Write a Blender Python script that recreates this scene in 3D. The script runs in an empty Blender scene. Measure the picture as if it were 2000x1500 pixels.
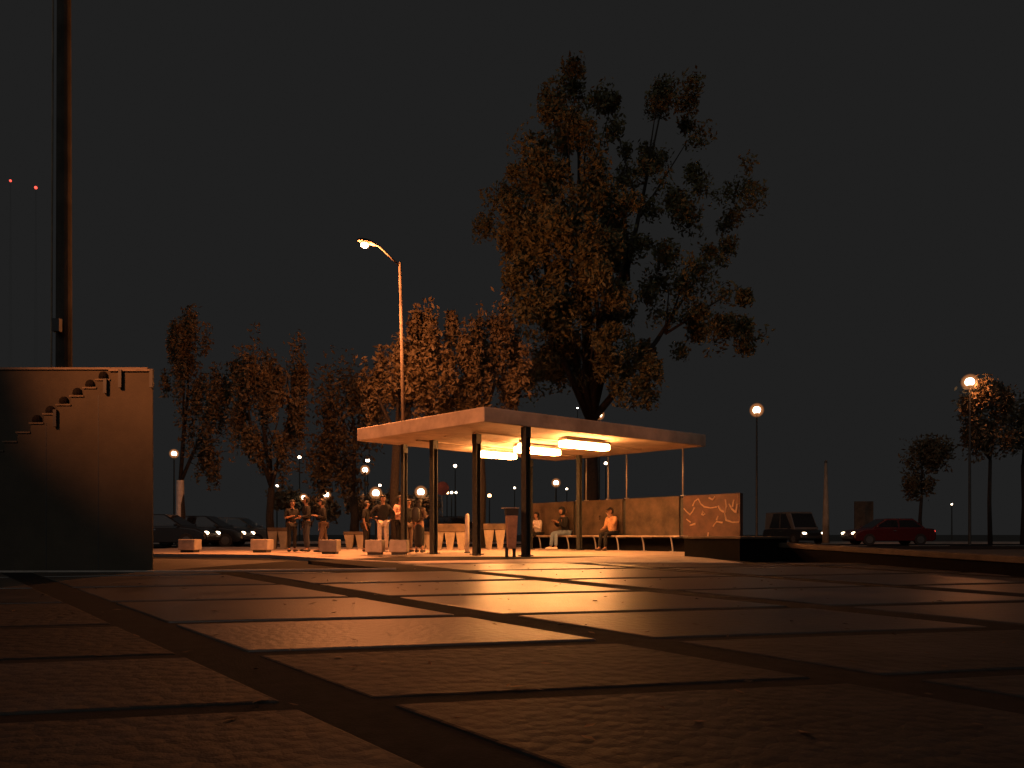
import bpy, bmesh, math, random
import numpy as np
from mathutils import Vector, Matrix
random.seed(7); RNG = np.random.default_rng(11)
SC = bpy.context.scene; COL = SC.collection
# ------------------------------------------------------------------ camera, night sky, exposure
F = 1500.0; HZ = 1044.0; CZ = 0.5            # focal length in photo pixels, horizon row, eye height
cd = bpy.data.cameras.new('camera'); cam = bpy.data.objects.new('camera', cd); COL.objects.link(cam)
cam.location = (0, 0, CZ); cam.rotation_euler = (math.radians(90), 0, 0)
cd.sensor_width = 36; cd.lens = 36 * F / 2000; cd.shift_y = (HZ - 750) / 2000
cd.clip_start = 0.05; cd.clip_end = 3000
SC.camera = cam
W = bpy.data.worlds.new('World'); SC.world = W; W.use_nodes = True
nt = W.node_tree; nt.nodes.clear()
wo = nt.nodes.new('ShaderNodeOutputWorld'); bg = nt.nodes.new('ShaderNodeBackground')
bg.inputs[0].default_value = (0.0136, 0.0136, 0.0136, 1); bg.inputs[1].default_value = 1.0   # even night sky glow
nt.links.new(bg.outputs[0], wo.inputs[0])
sl = bpy.data.lights.new('fill_sun', 'SUN'); sl.energy = 0.20; sl.angle = math.radians(60); sl.color = (1, .96, .92)  # added soft fill from behind the camera, lifts dark fronts
so = bpy.data.objects.new('fill_sun', sl); COL.objects.link(so); so.rotation_euler = (math.radians(58), 0, math.radians(-12))
SC.view_settings.view_transform = 'Standard'; SC.view_settings.look = 'None'
SC.view_settings.exposure = 0.0; SC.view_settings.gamma = 1.0; SC.view_settings.use_curve_mapping = False
SC.render.engine = 'CYCLES'
cy = SC.cycles
cy.use_denoising = True; cy.sample_clamp_indirect = 3.0; cy.max_bounces = 5; cy.diffuse_bounces = 3; cy.glossy_bounces = 3
cy.caustics_reflective = False; cy.caustics_refractive = False
# ------------------------------------------------------------------ helpers
SLOPE = 0.0293; Y0 = 17.5
def gz(y): return SLOPE * (y - Y0) if y < Y0 else 0.0
def at(px, py, y): return Vector(((px - 1000) / F * y, y, CZ - (py - HZ) / F * y))
def onz(px, py, z):
    y = F * (z - CZ) / (HZ - py); return Vector(((px - 1000) / F * y, y, z))
def ong(px, py):
    k = (py - HZ) / F; y = CZ / k
    if y < Y0: y = (CZ + SLOPE * Y0) / (k + SLOPE)
    return Vector(((px - 1000) / F * y, y, gz(y)))

MATS = {}
def mat(name, col, rough=.7, var=.25, scale=6, bump=.0, bscale=40, metal=0, spec=.5, col2=None, emit=None, es=1.0, vor=0, vscale=30):
    if name in MATS: return MATS[name]
    m = bpy.data.materials.new(name); m.use_nodes = True; MATS[name] = m
    t = m.node_tree; b = t.nodes['Principled BSDF']; L = t.links.new
    b.inputs['Roughness'].default_value = rough; b.inputs['Metallic'].default_value = metal
    b.inputs['Specular IOR Level'].default_value = spec
    tc = t.nodes.new('ShaderNodeTexCoord')
    n = t.nodes.new('ShaderNodeTexNoise'); n.inputs['Scale'].default_value = scale; n.inputs['Detail'].default_value = 6
    n.inputs['Roughness'].default_value = .65
    L(tc.outputs['Object'], n.inputs['Vector'])
    r = t.nodes.new('ShaderNodeValToRGB'); r.color_ramp.elements[0].position = .3; r.color_ramp.elements[1].position = .7
    c2 = col2 or tuple(min(1, c * (1 + var)) for c in col); c1 = tuple(c * (1 - var) for c in col)
    r.color_ramp.elements[0].color = (*c1, 1); r.color_ramp.elements[1].color = (*c2, 1)
    L(n.outputs['Fac'], r.inputs['Fac']); L(r.outputs['Color'], b.inputs['Base Color'])
    if name.startswith('slab_concrete'):
        oi = t.nodes.new('ShaderNodeObjectInfo'); mr = t.nodes.new('ShaderNodeMapRange'); mr.inputs['To Min'].default_value = .6; mr.inputs['To Max'].default_value = 1.35
        hs = t.nodes.new('ShaderNodeHueSaturation'); L(oi.outputs['Random'], mr.inputs['Value']); L(mr.outputs[0], hs.inputs['Value']); L(r.outputs['Color'], hs.inputs['Color']); L(hs.outputs['Color'], b.inputs['Base Color'])
        rr = t.nodes.new('ShaderNodeMapRange'); rr.inputs['To Min'].default_value = rough - .05; rr.inputs['To Max'].default_value = rough + .18; L(n.outputs['Fac'], rr.inputs['Value']); L(rr.outputs[0], b.inputs['Roughness'])
    if bump or vor:
        bn = t.nodes.new('ShaderNodeTexNoise'); bn.inputs['Scale'].default_value = bscale; bn.inputs['Detail'].default_value = 5
        L(tc.outputs['Object'], bn.inputs['Vector'])
        bp = t.nodes.new('ShaderNodeBump'); bp.inputs['Strength'].default_value = 1; bp.inputs['Distance'].default_value = max(bump, .001)
        L(bn.outputs['Fac'], bp.inputs['Height'])
        if vor:
            v = t.nodes.new('ShaderNodeTexVoronoi'); v.inputs['Scale'].default_value = vscale; L(tc.outputs['Object'], v.inputs['Vector'])
            b2 = t.nodes.new('ShaderNodeBump'); b2.inputs['Distance'].default_value = vor; b2.invert = True
            L(v.outputs['Distance'], b2.inputs['Height']); L(bp.outputs['Normal'], b2.inputs['Normal']); bp = b2
        L(bp.outputs['Normal'], b.inputs['Normal'])
    if emit:
        b.inputs['Emission Color'].default_value = (*emit, 1); b.inputs['Emission Strength'].default_value = es
    return m

OFF = {}
def woff(o): return OFF.get(o.name, Vector((0, 0, 0))) if o else Vector((0, 0, 0))
def link(name, me, m, parent=None):
    o = bpy.data.objects.new(name, me); COL.objects.link(o)
    if m is not None and not me.materials: me.materials.append(m)
    if parent: o.parent = parent
    OFF[o.name] = woff(parent)
    return o
class MB:
    def __init__(s): s.v = []; s.f = []
    def add(s, vs, fs):
        k = len(s.v); s.v += [tuple(v) for v in vs]; s.f += [tuple(i + k for i in f) for f in fs]; return s
    def box(s, c, d, rz=0, rx=0, ry=0):
        R = Matrix.Rotation(rz, 3, 'Z') @ Matrix.Rotation(ry, 3, 'Y') @ Matrix.Rotation(rx, 3, 'X'); c = Vector(c)
        vs = [c + R @ Vector((x * d[0] / 2, y * d[1] / 2, z * d[2] / 2)) for x in (-1, 1) for y in (-1, 1) for z in (-1, 1)]
        return s.add(vs, [(0, 1, 3, 2), (4, 6, 7, 5), (0, 4, 5, 1), (2, 3, 7, 6), (0, 2, 6, 4), (1, 5, 7, 3)])
    def prism(s, poly, z0, z1):
        n = len(poly)
        if sum(poly[i][0] * poly[(i + 1) % n][1] - poly[(i + 1) % n][0] * poly[i][1] for i in range(n)) < 0: poly = poly[::-1]
        f0 = z0 if callable(z0) else (lambda x, y: z0); f1 = z1 if callable(z1) else (lambda x, y: z1)
        vs = [(p[0], p[1], f0(p[0], p[1])) for p in poly] + [(p[0], p[1], f1(p[0], p[1])) for p in poly]
        return s.add(vs, [tuple(range(n - 1, -1, -1)), tuple(range(n, 2 * n))] + [(i, (i + 1) % n, n + (i + 1) % n, n + i) for i in range(n)])
    def tube(s, pts, rad, n=10):
        pts = [Vector(p) for p in pts]; rings = []; k0 = len(s.v); up = None
        for i, p in enumerate(pts):
            d = (pts[min(i + 1, len(pts) - 1)] - pts[max(i - 1, 0)]).normalized()
            a = d.orthogonal().normalized() if up is None else (up - d * up.dot(d)).normalized()
            up = a; b = d.cross(a); r = rad[i] if isinstance(rad, (list, tuple)) else rad
            s.v += [tuple(p + (a * math.cos(t) + b * math.sin(t)) * r) for t in [2 * math.pi * j / n for j in range(n)]]
        for i in range(len(pts) - 1):
            for j in range(n):
                a = k0 + i * n + j; b = k0 + i * n + (j + 1) % n
                s.f.append((a, b, b + n, a + n))
        s.f.append(tuple(k0 + j for j in range(n - 1, -1, -1))); e = k0 + (len(pts) - 1) * n
        s.f.append(tuple(e + j for j in range(n))); return s
    def ball(s, c, r, nu=12, nv=8, fn=None):
        c = Vector(c); r = (r, r, r) if isinstance(r, (int, float)) else r; k = len(s.v)
        for i in range(nv + 1):
            th = math.pi * i / nv
            for j in range(nu):
                ph = 2 * math.pi * j / nu
                q = Vector((math.sin(th) * math.cos(ph) * r[0], math.sin(th) * math.sin(ph) * r[1], math.cos(th) * r[2]))
                if fn: q = fn(q)
                s.v.append(tuple(c + q))
        for i in range(nv):
            for j in range(nu):
                a = k + i * nu + j; b = k + i * nu + (j + 1) % nu
                s.f.append((a, a + nu, b + nu, b))
        return s
    def lathe(s, c, prof, n=14):
        c = Vector(c); k = len(s.v)
        for r, z in prof:
            for j in range(n):
                t = 2 * math.pi * j / n; s.v.append((c.x + r * math.cos(t), c.y + r * math.sin(t), c.z + z))
        for i in range(len(prof) - 1):
            for j in range(n):
                a = k + i * n + j; b = k + i * n + (j + 1) % n; s.f.append((a, b, b + n, a + n))
        s.f.append(tuple(k + j for j in range(n - 1, -1, -1))); e = k + (len(prof) - 1) * n
        s.f.append(tuple(e + j for j in range(n))); return s
    def build(s, name, m, parent=None, bevel=0, smooth=False):
        o_ = woff(parent); me = bpy.data.meshes.new(name)
        me.from_pydata([(v[0] - o_.x, v[1] - o_.y, v[2] - o_.z) for v in s.v], [], s.f); me.update()
        if smooth: me.polygons.foreach_set('use_smooth', [True] * len(me.polygons))
        o = link(name, me, m, parent)
        if bevel:
            b = o.modifiers.new('bevel', 'BEVEL'); b.width = bevel; b.segments = 2; b.limit_method = 'ANGLE'
        return o
def tag(o, label=None, cat=None, group=None, kind=None):
    if label: o['label'] = label
    if cat: o['category'] = cat
    if group: o['group'] = group
    if kind: o['kind'] = kind
    return o
def thing(name, label, cat, loc, group=None, rz=0):
    o = bpy.data.objects.new(name, None); COL.objects.link(o); o.location = loc; o.rotation_euler = (0, 0, rz)
    o.empty_display_size = .2; OFF[o.name] = Vector(loc); return tag(o, label, cat, group)
def local(o): OFF[o.name] = Vector((0, 0, 0)); return o      # parts of this thing are given in its own coordinates
def dup(o, parent=None):
    c = o.copy(); COL.objects.link(c)
    if parent is not None: c.parent = parent
    for ch in list(o.children): dup(ch, c)
    return c
def point_light(parent, loc, energy, color, radius=.12, name='lamp_light', spot=None, aim=None, blend=.7):
    l = bpy.data.lights.new(name, 'SPOT' if spot else 'POINT'); l.energy = energy; l.color = color; l.shadow_soft_size = radius
    o = bpy.data.objects.new(name, l); COL.objects.link(o); o.location = Vector(loc) - woff(parent); o.parent = parent
    if spot:
        l.spot_size = math.radians(spot); l.spot_blend = blend
        o.rotation_euler = (Vector(aim) - Vector(loc)).to_track_quat('-Z', 'Y').to_euler()
    return o
SODIUM = (1.0, .30, .085); TUBE = (1.0, .38, .105)
# ------------------------------------------------------------------ materials
M_slab = mat('slab_concrete', (.060, .050, .041), .29, .5, 1.3, .0022, 60, spec=.75, vor=.002, vscale=40)          # worn smooth near the shelter
M_slab2 = mat('slab_concrete_worn', (.060, .050, .041), .38, .5, 1.3, .003, 60, spec=.6, vor=.004, vscale=14)
M_slab3 = mat('slab_concrete_rough', (.034, .030, .026), .66, .55, 1.3, .005, 60, spec=.26, vor=.012, vscale=11)     # dimpled slabs
M_bed = mat('joint_bed', (.020, .018, .016), .97, spec=.12, var=.3, scale=8, bump=.004, bscale=60)
M_pave = mat('pavement_concrete', (.36, .29, .24), .62, .25, 1.5, .004, 50)
M_asph = mat('asphalt', (.018, .018, .018), .95, spec=.08, col2=(.024, .023, .022), var=.3, scale=5, bump=.004, bscale=80)
M_earth = mat('dark_earth', (.05, .045, .038), .95, .4, .6, .01, 9)
M_conc = mat('grey_concrete', (.33, .29, .25), .8, .25, 4, .003, 50)
M_mast = mat('mast_concrete', (.050, .046, .040), .97, .4, 1.5, .004, 40, spec=.08)
M_concd = mat('stained_concrete', (.22, .18, .13), .85, .45, 1.6, .004, 40)
M_roof = mat('roof_concrete', (.40, .32, .25), .75, .42, 1.1, .003, 45)
M_steel = mat('dark_steel', (.035, .038, .035), .5, .4, 12, .001, 60, metal=.2)
M_galv = mat('galvanised_steel', (.38, .36, .34), .5, .2, 5, metal=.35)
M_black = mat('black_plastic', (.02, .02, .02), .6, .3, 6)
M_bark = mat('bark', (.022, .017, .013), .95, .4, 8, .02, 14)
M_lime = mat('limewash', (.55, .48, .42), .9, .25, 6, .004, 40)
M_leafA = mat('leaf_olive', (.105, .095, .045), .7, .45, .8, spec=.25)
M_leafB = mat('leaf_drooping', (.11, .085, .05), .7, .45, .9, spec=.25)
M_wood = mat('bench_wood', (.40, .32, .25), .6, .3, 5, .002, 30)
M_rub = mat('tyre_rubber', (.015, .015, .015), .9)
M_glass = mat('car_glass', (.012, .013, .015), .08, .1, 3)
M_chrome = mat('chrome', (.6, .6, .6), .25, .1, 5, metal=1)
M_skin = mat('skin', (.28, .15, .095), .6, .12, 9)
M_hair = mat('hair_black', (.012, .010, .009), .6, .3, 30)
# ------------------------------------------------------------------ ground
g = MB(); ys = [-30, 0, 4, 8, 12, 15, 17.5, 20, 30, 60, 150, 400, 1200]; xs = [-900, -120, -40, -15, -5, 5, 15, 40, 120, 900]
for y in ys:
    for x in xs: g.v.append((x, y, gz(y) - .10))
n_ = len(xs)
for i in range(len(ys) - 1):
    for j in range(n_ - 1): g.f.append((i * n_ + j, i * n_ + j + 1, (i + 1) * n_ + j + 1, (i + 1) * n_ + j))
tag(g.build('ground', M_earth), kind='structure')
def clip(poly, hp):               # keep the part of a convex polygon where a*x+b*y<=c
    a, b, c = hp; out = []
    for i in range(len(poly)):
        p, q = poly[i], poly[(i + 1) % len(poly)]; dp = a * p[0] + b * p[1] - c; dq = a * q[0] + b * q[1] - c
        if dp <= 0: out.append(p)
        if dp * dq < 0: t = dp / (dp - dq); out.append((p[0] + t * (q[0] - p[0]), p[1] + t * (q[1] - p[1])))
    return out
# the plaza: a dark bed with raised concrete slabs between wide dark strips
pl = [(-16, 1.0), (16, 1.0), (16, 15.2), (4.9, 15.6), (4.2, 18.2), (-2.6, 17.6), (-4.3, 16.2), (-2.0, 13.6), (-6.1, 13.05), (-16, 12.9)]
bed = MB()
def gslope(o=0): return lambda x, y: gz(y) + o
plv = [(x, y) for x, y in pl]
plaza = bed.prism(plv, gslope(-.3), gslope(-.010)).build('plaza', M_bed)
tag(plaza, kind='structure')
d1 = (math.cos(math.radians(11)), math.sin(math.radians(11))); n1 = (-d1[1], d1[0])
d2 = (math.cos(math.radians(-50)), math.sin(math.radians(-50))); n2 = (-d2[1], d2[0])
k1 = [n1[0] * .0667 * y + n1[1] * y for y in (4.32, 5.96, 7.70, 9.68, 11.6, 13.6)]
k1 = [k1[0] - 1.75 * i for i in (3, 2, 1)] + k1 + [k1[-1] + 1.8 * i for i in range(1, 5)]
k1 = [k1[0] - 1.75] + k1
k2 = [1.91, 4.66, 7.82]; k2 = [1.91 - 2.9 * i for i in range(7, 0, -1)] + k2 + [7.82 + 2.95 * i for i in range(1, 7)]
def meet(a, b):                   # n1.p=a, n2.p=b
    det = n1[0] * n2[1] - n1[1] * n2[0]
    return ((a * n2[1] - b * n1[1]) / det, (n1[0] * b - n2[0] * a) / det)
convex_cuts = [(0, 1, 15.2), (0, -1, -1.3), (1, 0, 15), (-1, 0, 15)]
def slab_region(poly):
    for h in convex_cuts: poly = clip(poly, h)
    if len(poly) < 3: return []
    pieces = []
    left = clip(clip(poly, (1, 0, -2.0)), (0, 1, 13.0)) if True else []
    right = clip(poly, (-1, 0, 2.0))
    return [p for p in (left, right) if len(p) >= 3]
def area(p): return abs(sum(p[i][0] * p[(i + 1) % len(p)][1] - p[(i + 1) % len(p)][0] * p[i][1] for i in range(len(p)))) / 2
nslab = 0
for i in range(len(k1) - 1):
    for j in range(len(k2) - 1):
        h1, h2 = .095, .21
        a0, a1, b0, b1 = k1[i] + h1, k1[i + 1] - h1, k2[j] + h2, k2[j + 1] - h2
        base = [meet(a0, b0), meet(a0, b1), meet(a1, b1), meet(a1, b0)]
        for poly in ([base] if all(-13 < p[0] < 13 for p in base) else []):
            full = poly
            for h in convex_cuts: full = clip(full, h)
            if len(full) < 3: continue
            cx = sum(p[0] for p in full) / len(full)
            if cx < -2.0: full = clip(full, (0, 1, 12.95))
            if len(full) < 3 or area(full) < .05: continue
            cy_ = sum(p[1] for p in full) / len(full)
            if abs(cx) > cy_ * .667 + 3: continue
            dz = RNG.uniform(-.002, .004); tx, ty = RNG.uniform(-.0015, .0015, 2)
            fn = lambda x, y, cx=cx, cy_=cy_, dz=dz, tx=tx, ty=ty: gz(y) + dz + tx * (x - cx) + ty * (y - cy_)
            s = MB().prism(full, gslope(-.06), fn).build('slab', M_slab3 if cy_ < 5.9 or cx < -3.6 and cy_ < 9 else (M_slab2 if cy_ < 7.9 else M_slab), plaza, bevel=.018); nslab += 1
# pavement behind, by the lamp, under the people and the shelter
pv = [(-12.5, 21.0), (-9.2, 19.9), (-6.0, 18.9), (-4.0, 16.7), (-2.0, 15.3), (4.6, 15.3), (4.2, 18.3), (6.5, 21), (6.5, 31), (-12.5, 31)]
tag(MB().prism(pv, lambda x, y: gz(y) - .25, lambda x, y: gz(y) + .003 if y > 17.5 else gz(y) + .003).build('pavement', M_pave), kind='structure')
dr = [(-16, 12.9), (-6.1, 13.05), (-2.0, 13.6), (-2.0, 15.3), (-4.0, 16.7), (-6.0, 18.9), (-9.2, 19.9), (-16, 21.2)]
tag(MB().prism(dr, gslope(-.28), gslope(-.085)).build('drive', M_asph), kind='structure')
for nm, pts in (('kerb', [(-15.9, 12.95), (-6.1, 13.12), (-2.06, 13.66)]),):
    kb = MB()
    for a, b in zip(pts[:-1], pts[1:]):
        dx, dy = b[0] - a[0], b[1] - a[1]; L_ = math.hypot(dx, dy); nx, ny = -dy / L_ * .06, dx / L_ * .06
        kb.prism([(a[0] - nx, a[1] - ny), (b[0] - nx, b[1] - ny), (b[0] + nx, b[1] + ny), (a[0] + nx, a[1] + ny)], gslope(-.2), gslope(.015))
    tag(kb.build(nm, M_conc, bevel=.01), kind='structure')
tag(MB().prism([(-140, 31), (140, 31), (140, 47), (-140, 47)], -.3, -.075).build('road', M_asph), kind='structure')
tag(MB().prism([(-140, 47), (140, 47), (140, 53), (-140, 53)], -.3, .02).build('far_pavement', M_pave), kind='structure')
for i, (a, b) in enumerate([(-60, -20), (-19, 20), (21, 70)]):
    pass
lm = MB()
for i in range(24): lm.box((-46 + i * 4.2, 39, -.068), (2.0, .12, .006))
tag(lm.build('lane_marking', mat('road_paint', (.7, .68, .62), .7)), kind='structure')
# ------------------------------------------------------------------ shelter
cN, cL, cR, cB = onz(945.5, 823.5, 3), onz(697, 861.5, 3), onz(1379, 872, 3), onz(1085, 900.5, 3)
def lerp(a, b, t): return a + (b - a) * t
def quad(u, v):                  # u along N->L, v along N->R
    return lerp(lerp(cN, cL, u), lerp(cR, cB, u), v)
TH = .335
shl = thing('bus_shelter', 'flat concrete roofed bus shelter on dark steel posts, lit by ceiling tubes', 'bus shelter', (quad(.5, .5).x, quad(.5, .5).y, 0))
tp = [(c.x, c.y) for c in (cN, cR, cB, cL)]
MB().prism(tp, 3.0, 3.0 + TH).build('roof', M_roof, shl, bevel=.02)
ins = [quad(.03, .02), quad(.03, .98), quad(.97, .98), quad(.97, .02)]
MB().prism([(p.x, p.y) for p in ins], 3.0 + TH - .02, 3.0 + TH + .03).build('roof_membrane', M_concd, shl)
# soffit ribs: shallow downstands running with the tubes
for u in (.285, .505, .73):
    a, b = quad(u, .12), quad(u, .9); d = (b - a).normalized(); n = Vector((-d.y, d.x, 0)) * .05
    MB().prism([(a - n)[:2], (b - n)[:2], (b + n)[:2], (a + n)[:2]], 2.965, 2.999).build('soffit_batten', M_roof, shl)
ax_a = (cL - cN).normalized(); ang_a = math.atan2(ax_a.y, ax_a.x)
def hpost(x, y, w=.155, z1=3.0):
    m = MB(); R = ang_a
    ca, sa = math.cos(R), math.sin(R)
    m.box((x, y, z1 / 2 - .05), (.016, w - .03, z1 + .098), R)
    for s in (-1, 1):
        m.box((x - sa * s * (w / 2 - .008), y + ca * s * (w / 2 - .008), z1 / 2 - .05), (w, .016, z1 + .098), R)
    p = m.build('post', M_steel, shl)
    MB().box((x, y, .012), (w + .1, w + .1, .02), R).build('base_plate', M_steel, p)
    MB().box((x, y, 2.88), (w + .012, w + .012, .232), R).build('capital', M_steel, p)
for px, py in ((847, 860), (931, 848), (1027, 834)):
    p = onz(px, py, 3); hpost(p.x, p.y)
for x, y in ((-3.0, 21.35), (.60, 25.6), (2.12, 24.2)): hpost(x, y, .13)
# ceiling light fittings
M_tube = mat('lit_diffuser', (.8, .8, .78), .4, .02, 5, emit=TUBE, es=128)
bdir = (cR - cN).normalized(); ang_b = math.atan2(bdir.y, bdir.x)
for (px, py, ln), lab in zip(((969, 886.5, 1.35), (1050, 878, 1.5), (1142, 867.5, 1.6)),
        ('glowing ceiling tube light nearest the left end of the shelter, beside the middle front post',
         'glowing ceiling tube light in the middle, half behind the right front post',
         'largest glowing ceiling tube light, right of the three under the shelter roof')):
    p = onz(px, py, 2.86)
    t = thing('ceiling_light', lab, 'ceiling light', (p.x, p.y, 2.9), 'tube lights under the shelter roof')
    MB().box((p.x, p.y, 2.93), (ln - .04, .34, .07), ang_b).build('housing', M_galv, t, bevel=.01)
    MB().box((p.x, p.y, 2.815), (ln, .28, .15), ang_b).build('diffuser', M_tube, t, bevel=.03)
    MB().tube([(p.x, p.y, 2.965), (p.x, p.y, 3.0)], .02).build('stem', M_steel, t)
p = onz(1016, 872, 2.82)
t = thing('light_bulb', 'bare glowing bulb hanging beside the right front post', 'light bulb', (p.x, p.y, 2.8))
MB().ball((p.x, p.y, 2.80), (.09, .09, .12)).build('globe', mat('lit_bulb', (.8, .8, .8), .4, .02, emit=TUBE, es=30), t, smooth=True)
MB().tube([(p.x, p.y, 2.9), (p.x, p.y, 3.0)], .03).build('socket', M_black, t)
# low wall of concrete panels behind the bench
W0 = Vector((6.13, 20.67, 0)); wd = Vector((-.617, .787, 0)); wn = Vector((-.787, -.617, 0)); WH = 1.62
def s_at(px, o=0):
    r = (px - 1000) / F; return (W0.x + wn.x * o - (W0.y + wn.y * o) * r) / (-wd.x + wd.y * r)
def wp(s, o=0, z=0): q = W0 + wd * s + wn * o; return Vector((q.x, q.y, z))
M_dblk = mat('black_concrete', (.008, .007, .007), .95, .3, 5, .003, 40, spec=.06)  # near-black; on plinth and footing the shade is in this colour
awd = math.atan2(wd.y, wd.x)
wall = thing('panel_wall', 'low wall of weathered concrete panels behind the shelter bench', 'wall', tuple(wp(4.4)))
M_panel = mat('panel_concrete', (.080, .056, .036), .85, .6, 1.7, .006, 30)
M_mural = mat('painted_panel', (.075, .036, .022), .7, .5, 3, .01, 14)
bounds = [(1445, 1333.5), (1326, 1221), (1215, 1123.5), (1118.5, 1036)]
for i, (a, b) in enumerate(bounds):
    sa, sb = s_at(a), s_at(b); c = wp((sa + sb) / 2, -.08, WH / 2)
    pnl = MB().box(c, (sb - sa, .14, WH), awd).build('wall_panel', M_mural if i == 0 else M_panel, wall, bevel=.015)
    if i == 0:
        pnl['label'] = 'reddish panel covered with pale raised zigzag lines'; first_panel = pnl
for px in (1329.5, 1218, 1121):
    c = wp(s_at(px), -.10, WH / 2 - .03); MB().box(c, (.12, .10, WH - .06), awd).build('joint_post', M_steel, wall)
MB().box(wp((s_at(1445) + s_at(1036)) / 2, -.08, .19), (s_at(1036) - s_at(1445), .24, .40), awd).build('plinth', M_dblk, wall)  # plinth blackened to carry the shade under the bench
# pale raised lines on the right panel, traced as (px,py)
STR = [[(1336, 993), (1342, 1000), (1348, 1005), (1353, 999), (1357, 991)], [(1353, 988), (1357, 979), (1364, 974), (1369, 984), (1376, 990), (1388, 992), (1400, 990)],
       [(1371, 1006), (1373, 999), (1377, 1004), (1373, 1006)], [(1403, 988), (1408, 996), (1414, 1000)], [(1417, 975), (1420, 988), (1416, 1003), (1419, 1016), (1430, 1020), (1443, 1020)],
       [(1393, 1028), (1400, 1019), (1412, 1021)], [(1424, 984), (1430, 994), (1436, 1000)], [(1434, 976), (1431, 990)], [(1341, 1014), (1349, 1020)], [(1348, 1026), (1359, 1023)],
       [(1383, 1047), (1384, 1040)], [(1385, 972), (1392, 976), (1397, 970)], [(1438, 1002), (1441, 984)], [(1403, 1008), (1400, 1016)]]
M_str = mat('pale_paint', (.40, .26, .16), .7, .3, 20)
for st in STR:
    pts = []
    for px, py in st:
        s = s_at(px, -.01); q = wp(s, 0); pts.append(wp(s, -.008, CZ - (py - HZ) / F * q.y))
    MB().tube(pts, [.016 + .018 * random.random() for _ in pts], 6).build('relief_line', M_str, first_panel)
# slim poles from the wall up to the roof
for px, lab in ((1128, 'leftmost slim pale pole between wall and shelter roof'), (1145, 'slim pale pole just right of the leftmost pole over the panel wall'),
                (1188, 'middle slim pole of five rising from the panel wall to the roof'), (1224, 'slim pole above the joint between the plain panels'),
                (1334, 'rightmost slim pale pole, above the zigzag panel joint')):
    s = s_at(px, -.08); q = wp(s, -.08)
    t = thing('support_pole', lab, 'pole', tuple(q + Vector((0, 0, WH))), 'slim poles between the wall and the roof')
    MB().tube([q + Vector((0, 0, WH)), q + Vector((0, 0, 2.998))], .024, 8).build('shaft', M_galv, t, smooth=True)
    MB().box(q + Vector((0, 0, WH + .012)), (.12, .10, .02), awd).build('foot_plate', M_galv, t)
# bench along the wall
sA, sB = s_at(1336, .25), s_at(1034, .25)
bn = thing('bench', 'long pale slatted bench on steel brackets in front of the panel wall', 'bench', tuple(wp((sA + sB) / 2, .25)))
for k, o in enumerate((.09, .19, .29, .39)):
    MB().box(wp((sA + sB) / 2, o + .02, .452), (sB - sA, .085, .04), awd).build('seat_slat', M_wood, bn, bevel=.006)
for px in (1060, 1115, 1168, 1212, 1262, 1318):
    s = s_at(px, .25); br = MB()
    br.tube([wp(s, .02, .41), wp(s, .45, .42)], .022, 8); br.tube([wp(s, .42, .41), wp(s, .36, .2), wp(s, .34, .003)], .022, 8)
    br.box(wp(s, .34, .012), (.14, .1, .018), awd)
    br.build('bracket', M_galv, bn)
# dark block ending the bench, and the low kerb wall running on to the right
M_dblk = mat('black_concrete', (.008, .007, .007), .95, .3, 5, .003, 40, spec=.06)
e0 = ong(1337, 1086); e1 = ong(1445, 1094.5)
bl = thing('plinth_block', 'black low block at the right end of the shelter bench', 'block', (5.2, 18.5, 0))
poly = [(e0.x, e0.y), (e1.x, e1.y), (6.3, 17.6), (6.35, 20.4), (5.25, 21.1)]
MB().prism(poly, gslope(-.1), .405).build('base', M_dblk, bl)  # even near-black base below the paler coping
cpol = [(e0.x - .03, e0.y - .02), (e1.x, e1.y - .06), (6.35, 17.55), (6.4, 20.45), (5.2, 21.15)]
MB().prism(cpol, .407, .455).build('coping', M_panel, bl, bevel=.01)
kw = thing('kerb_wall', 'low dark kerb wall with lighter coping running right of the black block', 'low wall', (7.4, 16.6, -.05))
a = at(1446, 1056, 18.6); b = at(2080, 1093, 11.4)
for nm, o0, o1, dn, up, mm in (('footing', .03, .30, .60, -.10, M_dblk), ('coping', 0, .34, .10, 0, M_panel)):  # footing's near-black colour puts in the shadow below the coping
    d = (b - a); d.z = 0; d.normalize(); nrm = Vector((-d.y, d.x, 0))
    if nrm.y < 0: nrm = -nrm
    m = MB(); vs = []
    for p in (a, b):
        for o in (o0, o1):
            for z in (p.z + up - (.1 if nm == 'coping' else .5), p.z + up - (0 if nm == 'coping' else .003)):
                q = p + nrm * o; vs.append((q.x, q.y, z))
    m.add(vs, [(0, 1, 3, 2), (4, 6, 7, 5), (0, 4, 5, 1), (2, 3, 7, 6), (0, 2, 6, 4), (1, 5, 7, 3)])
    m.build(nm, mm, kw, bevel=.008)
nl = 260; fx = RNG.uniform(-6, 6, nl); fy = RNG.uniform(3.2, 15, nl); lf = MB()
for x, y in zip(fx, fy):
    if abs(x) > y * .66 or (x < -2 and y > 12.5): continue
    a = RNG.uniform(0, 6.28); l = RNG.uniform(.025, .055); c_, s_ = math.cos(a) * l, math.sin(a) * l; z = gz(y) + .008
    lf.add([(x - c_, y - s_, z), (x + s_ * .4, y - c_ * .4, z + RNG.uniform(0, .012)), (x + c_, y + s_, z + RNG.uniform(0, .02)), (x - s_ * .4, y + c_ * .4, z + RNG.uniform(0, .012))], [(0, 1, 2, 3)])
tag(lf.build('fallen_leaves', mat('dry_leaf', (.09, .05, .025), .8, .5, 3)), kind='stuff')
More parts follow.
